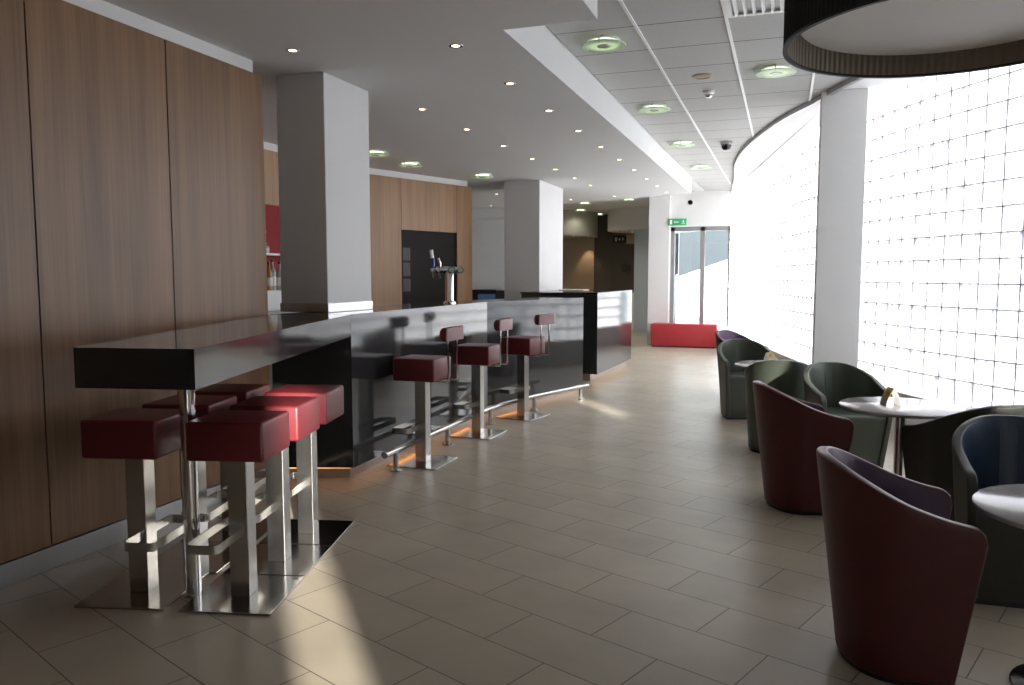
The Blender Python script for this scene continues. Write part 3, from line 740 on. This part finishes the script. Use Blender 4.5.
def make_disc():
    t = thing('disc_light', 'x', 'ceiling light', group='round green glass ceiling lights')
    f = B(); lathe(f, [(0,0),(.12,0),(.12,-.008),(.112,-.012),(0,-.012)], n=36); obj('housing', f, 'white', t)
    f = B(); lathe(f, [(.075,-.014),(.09,-.014),(.097,-.021),(.09,-.028),(.075,-.028),(.068,-.021),(.075,-.014)], n=32); obj('lamp_tube', f, 'tube', t)
    f = B(); lathe(f, [(.05,-.037),(.158,-.037),(.162,-.041),(.158,-.045),(.05,-.045),(.05,-.037)], n=48); g = obj('glass_disc', f, 'green_glass', t)
    f = B(); lathe(f, [(0,-.032),(.048,-.034),(.05,-.041),(.046,-.048),(0,-.048)], n=28); obj('centre_cap', f, 'trim_metal', t)
    for k in range(3):
        a = k*2*pi/3+.5; f = B(); cyl(f, (.135*cos(a),.135*sin(a),0), (.135*cos(a),.135*sin(a),-.051), .006, n=8); obj('clip', f, 'chrome', t)
    return t
e0 = make_disc()
discs = [(-1.30,5.79,CZ,'nearest round green glass light in the tiled ceiling, beside the bulkhead'),(-.12,7.02,CZ,'round green glass light in the tiled ceiling just left of the black drum lamp'),(-1.30,8.16,CZ,'second round green glass light from the camera along the bulkhead in the tiled ceiling'),(-1.30,10.45,CZ,'third round green glass light from the camera along the bulkhead in the tiled ceiling'),(-1.30,12.75,CZ,'fourth and furthest round green glass light along the bulkhead in the tiled ceiling'),
 (-4.55,8.27,SZ,'round green light in the soffit half hidden behind the near column'),(-4.60,9.25,SZ,'round green light in the soffit above the walnut wall and the beer tap'),(-4.13,10.62,SZ,'round green light in the soffit beside the second column'),
 (-5.08,20.1,CZ,'left round green light in the lobby ceiling'),(-4.95,21.6,CZ,'right round green light in the lobby ceiling'),(-4.5,18.2,CZ,'unlit round grey fitting at the left of the lobby ceiling'),(-3.36,17.7,CZ,'unlit round grey fitting at the right of the lobby ceiling')]
for k, (x, y, z, lb) in enumerate(discs):
    if k == 0: e0.location = (x,y,z); e0['label'] = lb
    else: dup(e0, (x,y,z), 0, lb)
# ceiling devices
f = B(); lathe(f, [(0,0),(.085,0),(.085,-.006),(.065,-.014),(.06,-.008),(0,-.008)], n=32, c=(0,0,0)); tag(obj('ceiling_speaker', f, 'beige_paint', loc=(-.725,7.085,CZ)), 'flat round beige disc set in the tiled ceiling between two glass lights', 'speaker')
t = thing('smoke_detector', 'small chrome-tipped smoke detector under the ceiling tile next to the flat disc', 'detector', (-.722,7.68,CZ))
f = B(); lathe(f, [(0,0),(.05,0),(.052,-.02),(.04,-.026),(0,-.026)], n=28); obj('base', f, 'white', t)
f = B(); lathe(f, [(0,-.026),(.03,-.026),(.034,-.045),(.02,-.06),(0,-.062)], n=24); obj('sensor_head', f, 'chrome', t)
t = thing('security_camera', 'black dome security camera hanging below the tiled ceiling', 'camera', (-.76,10.6,CZ))
f = B(); lathe(f, [(0,0),(.075,0),(.078,-.03),(.07,-.045),(0,-.045)], n=28); obj('housing', f, 'frame_grey', t)
f = B(); lathe(f, [(.066,-.045),(.06,-.08),(.04,-.105),(0,-.115)], n=28); obj('dome', f, 'black', t)
t = thing('air_vent', 'square white louvred air vent in the tiled ceiling at the top edge', 'vent', (-.12,5.245,CZ))
f = B()
for a in ((-.29,.29,-.29,-.255),(-.29,.29,.255,.29),(-.29,-.255,-.255,.255),(.255,.29,-.255,.255)): box(f, *a, -.014, 0)
obj('frame', f, 'white', t, smooth=False)
f = B(); box(f, -.255,.255,-.255,.255,-.002,0); obj('backing', f, 'frame_grey', t, smooth=False)
for k in range(9):
    f = B(); x = -.225+k*.056; box(f, -.0015, .0015, -.25, .25, -.02, .02, M4=Matrix.Translation((x,0,-.012)) @ Matrix.Rotation(radians(35),4,'Y')); obj('slat', f, 'white', t, smooth=False)
f = B(); lathe(f, [(0,0),(.05,0),(.05,-.02),(.035,-.05),(0,-.055)], n=24); bmesh.ops.rotate(f, cent=(0,0,0), matrix=Matrix.Rotation(radians(-90),3,'X'), verts=f.verts)
bmesh.ops.rotate(f, cent=(0,0,0), matrix=Matrix.Rotation(pi,3,'Z'), verts=f.verts)
tag(obj('wall_sensor', f, 'black', loc=(-1.885,16.6,2.94)), 'small round black sensor on the white wall above the exit sign', 'sensor')

# exit sign: white door, arrow and running figure on green
t = thing('exit_sign', 'green emergency exit sign with arrow and running figure above the entrance doors', 'sign', (-2.115,16.44,2.535))
f = B(); box(f, -.185,.185,-.03,.0,-.07,.07, bev=.004); obj('sign_panel', f, 'green_sign', t)
f = B(); box(f, -.15,-.105,-.032,-.03,-.045,.045)
box(f, -.045,.03,-.032,-.03,-.009,.009)
def flatpoly(bm, pts, y=-.032, th=.002):
    a = [bm.verts.new((x,y,z)) for x, z in pts]; b = [bm.verts.new((x,y+th,z)) for x, z in pts]
    bm.faces.new(a); bm.faces.new(b[::-1]); n = len(pts)
    for i in range(n): bm.faces.new((a[i],b[i],b[(i+1)%n],a[(i+1)%n]))
flatpoly(f, [(-.075,0),(-.04,.028),(-.04,-.028)])
flatpoly(f, [(.115,.012),(.135,.012),(.125,-.015),(.105,-.015)]); flatpoly(f, [(.105,-.015),(.12,-.012),(.095,-.045),(.08,-.04)]); flatpoly(f, [(.115,-.015),(.128,-.012),(.155,-.042),(.14,-.048)])
flatpoly(f, [(.12,.012),(.13,.004),(.09,.0),(.085,.009)]); flatpoly(f, [(.128,.012),(.135,.004),(.16,-.006),(.162,.003)])
lathe(f, [(0,0),(.013,0),(.013,.002),(0,.002)], n=14, c=(0,0,0))
for v in f.verts:
    if abs(v.co.x) < .0135 and abs(v.co.y) < .0135 and 0 <= v.co.z <= .0021 and abs(v.co.y+.031) > .0011: v.co = Vector((.122+v.co.x, -.030-v.co.z, .030+v.co.y))
obj('pictogram', f, 'white', t, smooth=False)

# ------------------------------------------------------------------ things on and behind the bar
t = thing('beer_tap', 'chrome beer tap tower with a blue and white lever standing on the bar', 'beer tap', (-3.12,7.12,1.178))
f = B(); lathe(f, [(0,0),(.062,0),(.062,.012),(.045,.02),(.042,.026),(.042,.29),(.036,.30),(0,.30)], n=32); obj('tower', f, 'chrome', t)
f = B(); tube(f, [(-.13,-.02,.325),(.115,.03,.325)], .034, n=20); obj('tap_head', f, 'chrome', t)
for x, y in ((.03,-.005),(.115,.012)):
    f = B(); cyl(f, (x,y,.325),(x+.018,y-.05,.325), .034, n=24); m_ = obj('medallion', f, 'chrome', t)
    f = B(); cyl(f, (x+.018,y-.05,.325),(x+.019,y-.053,.325), .024, n=24); obj('badge', f, 'green_glass', m_)
for x, y, mt, h in ((-.15,-.025,'tap_blue',.16),(-.085,-.012,'steel',.10)):
    f = B(); tube(f, [(x,y-.03,.34),(x+.006,y-.032,.34+h*.4),(x-.004,y-.034,.34+h*.7),(x-.012,y-.034,.34+h)], .014, n=10); lv = obj('lever', f, mt, t)
    if mt == 'tap_blue':
        f = B(); tube(f, [(x-.004,y-.034,.34+h*.62),(x-.014,y-.034,.34+h),(x-.016,y-.034,.36+h)], .017, n=10); obj('lever_tip', f, 'white', lv)
    f = B(); tube(f, [(x,y-.03,.31),(x,y-.035,.24)], .009, n=8); obj('spout', f, 'chrome', t)
    f = B(); cyl(f, (x,y,.325),(x,y-.055,.325), .02, n=14); obj('valve', f, 'chrome', t)

# niche with shelves, bottles
t = thing('bottle_niche', 'red-backed bottle niche with shelves in the wall behind the bar', 'shelf', (-5.36,6.2,0))
f = B(); box(f, 0,.004, 0,2.1, 1.29,2.215); obj('back_panel', f, 'niche_red', t, smooth=False)
f = B(); box(f, .004,.16, .01,2.09, 1.665,1.685); obj('shelf', f, 'white', t, smooth=False)
t = thing('back_counter', 'white fronted back counter under the bottle niche', 'cabinet', (-5.315,6.2,0))
f = B(); box(f, 0,.26, 0,2.1, 1.08,1.29); obj('fascia', f, 'white', t, smooth=False)
f = B(); box(f, 0,.24, 0,2.1, 0,1.08); obj('cabinet', f, 'frame_grey', t, smooth=False)
def bottle(label, loc, mat, h=.3, r=.036, neck='bottle_dark'):
    t = thing('bottle', label, 'bottle', loc, group='bottles in the niche behind the bar')
    f = B(); lathe(f, [(0,0),(r,0),(r,h*.58),(r*.8,h*.68),(r*.36,h*.76),(r*.34,h*.93),(0,h*.93)], n=20); obj('bottle_body', f, mat, t)
    f = B(); lathe(f, [(0,h*.92),(r*.42,h*.92),(r*.42,h),(0,h)], n=14); obj('cap', f, neck, t)
    f = B(); lathe(f, [(r+.0008,h*.15),(r+.0008,h*.45)], n=20); obj('bottle_label', f, 'paper', t)
bottle('amber spirit bottle at the left of the lower niche shelf', (-5.22,7.12,1.29), 'bottle_amber')
bottle('clear bottle in the middle of the lower niche shelf', (-5.24,7.21,1.29), 'bottle_clear', .33)
bottle('tall clear bottle at the right of the lower niche shelf, beside the column', (-5.22,7.31,1.29), 'bottle_clear', .31, .04)
bottle('short pale jar-shaped bottle on the upper niche shelf', (-5.27,7.13,1.687), 'bottle_clear', .11, .045, 'white')
f = B(); cyl(f, (0,0,0),(.02,0,0), .075, n=32); tag(obj('wall_clock', f, 'white', loc=(-5.355,7.17,1.92)), 'small round white disc on the red back of the niche', 'clock')
for k, (x, y, lb) in enumerate(((-3.50,4.72,'left clear tumbler at the back edge of the bar by the wooden wall end'),(-3.60,4.86,'right clear tumbler at the back edge of the bar by the near column'))): pass

# lounge seen through the gap
f = B(); box(f, -6.47,-5.5,15.93,15.96,1.14,2.64); tag(obj('projection_screen', f, 'ceiling_plaster', smooth=False), 'pale grey blind-like screen on the far white wall between walnut wall and second column', 'screen')
t = thing('sofa', 'black low sofa back against the far wall under the pale screen', 'sofa', (-5.9,15.5,0))
f = B(); box(f, -.8,.5,.1,.35,.1,1.13, bev=.04, seg=3); obj('backrest', f, 'black_matt', t)
f = B(); box(f, -.8,.5,-.4,.1,.1,.45, bev=.04, seg=3); obj('seat', f, 'black_matt', t)
f = B(); box(f, -.75,.45,-.35,.3,0,.1); obj('plinth', f, 'black_matt', t, smooth=False)
t = thing('laptop', 'open laptop with a dark blue screen seen just above the bar top', 'laptop', (-3.90,10.14,1.0), radians(15))
f = B(); box(f, -.13,.13,-.10,.10,0,.015, bev=.003); obj('keyboard_base', f, 'black_matt', t)
f = B(); box(f, -.13,.13,-.004,.004,0,.19, M4=Matrix.Translation((0,.10,.012)) @ Matrix.Rotation(radians(-14),4,'X')); l_ = obj('lid', f, 'black_matt', t, smooth=False)
f = B(); box(f, -.12,.12,-.0055,-.0045,.01,.18, M4=Matrix.Translation((0,.10,.012)) @ Matrix.Rotation(radians(-14),4,'X')); obj('screen', f, 'blue_screen', l_, smooth=False)
t = thing('service_table', 'plain dark back table behind the bar carrying the laptop', 'table', (-3.93,10.14,0), radians(15))
f = B(); box(f, -.4,.35,-.22,.22,.97,1.0, bev=.004); obj('table_top', f, 'black_matt', t)
for sx in (-.37,.32):
    for sy in (-.19,.19):
        f = B(); box(f, sx-.02,sx+.02,sy-.02,sy+.02,0,.97); obj('leg', f, 'frame_grey', t, smooth=False)
t = thing('office_chair', 'black office chair back just right of the walnut wall', 'chair', (-4.62,11.9,0), radians(20))
f = B(); box(f, -.22,.22,-.03,.03,.62,1.22, bev=.03, seg=3); obj('backrest', f, 'black_matt', t)
f = B(); box(f, -.23,.23,.03,.48,.45,.53, bev=.03, seg=3); obj('seat', f, 'black_matt', t)
f = B(); cyl(f, (0,.25,.06),(0,.25,.45), .03, n=14)
for k in range(5): tube(f, [(0,.25,.07),(.26*cos(k*2*pi/5),.25+.26*sin(k*2*pi/5),.03)], .018, n=8)
obj('base', f, 'black_matt', t)
f = B(); box(f, -.02,.02,-.02,.02,.5,.7); obj('back_bracket', f, 'black_matt', t, smooth=False)

# lobby signs
t = thing('direction_sign', 'dark direction sign with pale symbols high on the lobby wall', 'sign', (-4.42,21.96,2.46))
f = B(); box(f, -.19,.19,0,.03,-.10,.09); obj('sign_panel', f, 'black_matt', t, smooth=False)
f = B(); box(f, -.13,-.07,-.003,0,-.06,.05); box(f, -.01,.01,-.003,0,-.05,.04); box(f, -.035,.035,-.003,0,-.012,.008); box(f, .075,.09,-.003,0,-.05,.05); flatpoly(f, [(.09,.03),(.13,-.0),(.09,-.03)], -.003)
obj('symbols', f, 'column_paint', t, smooth=False)
f = B(); box(f, -4.62,-4.1,21.97,22.0,2.585,2.68); tag(obj('sign_header', f, 'orange_sign', smooth=False), 'orange strip panel above the dark lobby sign', 'sign')
f = B(); box(f, -4.35,-4.12,21.98,22.03,1.57,1.755); tag(obj('door_notice', f, 'black', smooth=False), 'small black plate on the brown lobby door', 'notice')

# ------------------------------------------------------------------ light
sd = Vector((.625, -.78)); el = radians(12.0)
sun = bpy.data.lights.new('sun', 'SUN'); sun.energy = 20; sun.angle = radians(.9); sun.color = (1,.95,.86)
so = bpy.data.objects.new('sun', sun); COL.objects.link(so)
dv = Vector((sd.x*cos(el), sd.y*cos(el), sin(el))); so.rotation_euler = dv.to_track_quat('Z', 'Y').to_euler(); so.location = (10,-15,6)
def spot(name, loc, e, col, size=80, tgt=(0,0,-1), rad=.03):
    l = bpy.data.lights.new(name, 'SPOT'); l.energy = e; l.color = col; l.spot_size = radians(size); l.spot_blend = .6; l.shadow_soft_size = rad
    o = bpy.data.objects.new(name, l); COL.objects.link(o); o.location = loc; o.rotation_euler = (-Vector(tgt)).to_track_quat('Z', 'Y').to_euler()
for x, y, z, e in ((-1.30,10.45,CZ,10),(-1.30,12.75,CZ,14),(-5.08,20.1,CZ,14),(-4.5,18.2,CZ,22),(-3.36,17.7,CZ,110)):  # last two sit at unlit fittings, added to brighten the lobby
    spot('ceiling_lamp_and_fill', (x,y,z-.07), e, (1,.98,.9), 155, rad=.1)
spot('lobby_spot', (-5.30,21.78,2.45), 22, (1,.72,.45), 70, (0,.05,-1))
spot('lobby_spot', (-5.0,20.3,2.4), 22, (1,.85,.65), 120)
spot('lobby_spot', (-3.9,20.3,2.55), 12, (1,.85,.65), 120)
for k, (x, y) in enumerate(((-2.0,4.69),(-3.03,6.34),(-2.0,6.75),(-3.03,8.4),(-2.0,8.8),(-3.0,10.47),(-2.0,10.9))):
    spot('downlight_beam', (x,y,SZ-.02), 3, (1,.8,.55), 90)
w = bpy.data.worlds.new('sky'); SC.world = w; w.use_nodes = True; nt = w.node_tree; nt.nodes.clear()
out = nt.nodes.new('ShaderNodeOutputWorld'); bg = nt.nodes.new('ShaderNodeBackground')
tc = nt.nodes.new('ShaderNodeTexCoord'); sp = nt.nodes.new('ShaderNodeSeparateXYZ'); nt.links.new(tc.outputs['Generated'], sp.inputs[0])
cr = nt.nodes.new('ShaderNodeValToRGB'); nt.links.new(sp.outputs[2], cr.inputs[0])
cr.color_ramp.elements[0].position = 0; cr.color_ramp.elements[0].color = (1,.98,.92,1)
cr.color_ramp.elements[1].position = 1; cr.color_ramp.elements[1].color = (.76,.84,.97,1)
nt.links.new(cr.outputs[0], bg.inputs[0]); bg.inputs[1].default_value = 8.8; nt.links.new(bg.outputs[0], out.inputs[0])

# ------------------------------------------------------------------ camera
F, YAW, P, H = 785.6, radians(19.12), radians(4.887), 1.45
cam = bpy.data.cameras.new('camera'); co = bpy.data.objects.new('camera', cam); COL.objects.link(co); SC.camera = co
cam.sensor_fit = 'HORIZONTAL'; cam.sensor_width = 36; cam.lens = 36*F/1024; cam.clip_start = .05; cam.clip_end = 200
co.location = (0,0,H); co.rotation_euler = (radians(90)-P, 0, YAW)
SC.view_settings.view_transform = 'Standard'; SC.view_settings.look = 'None'; SC.view_settings.gamma = 1; SC.view_settings.use_curve_mapping = False
SC.view_settings.exposure = 0
SC.cycles.max_bounces = 8; SC.cycles.diffuse_bounces = 5; SC.cycles.transparent_max_bounces = 8; SC.cycles.use_denoising = True
SC.cycles.sample_clamp_indirect = 8
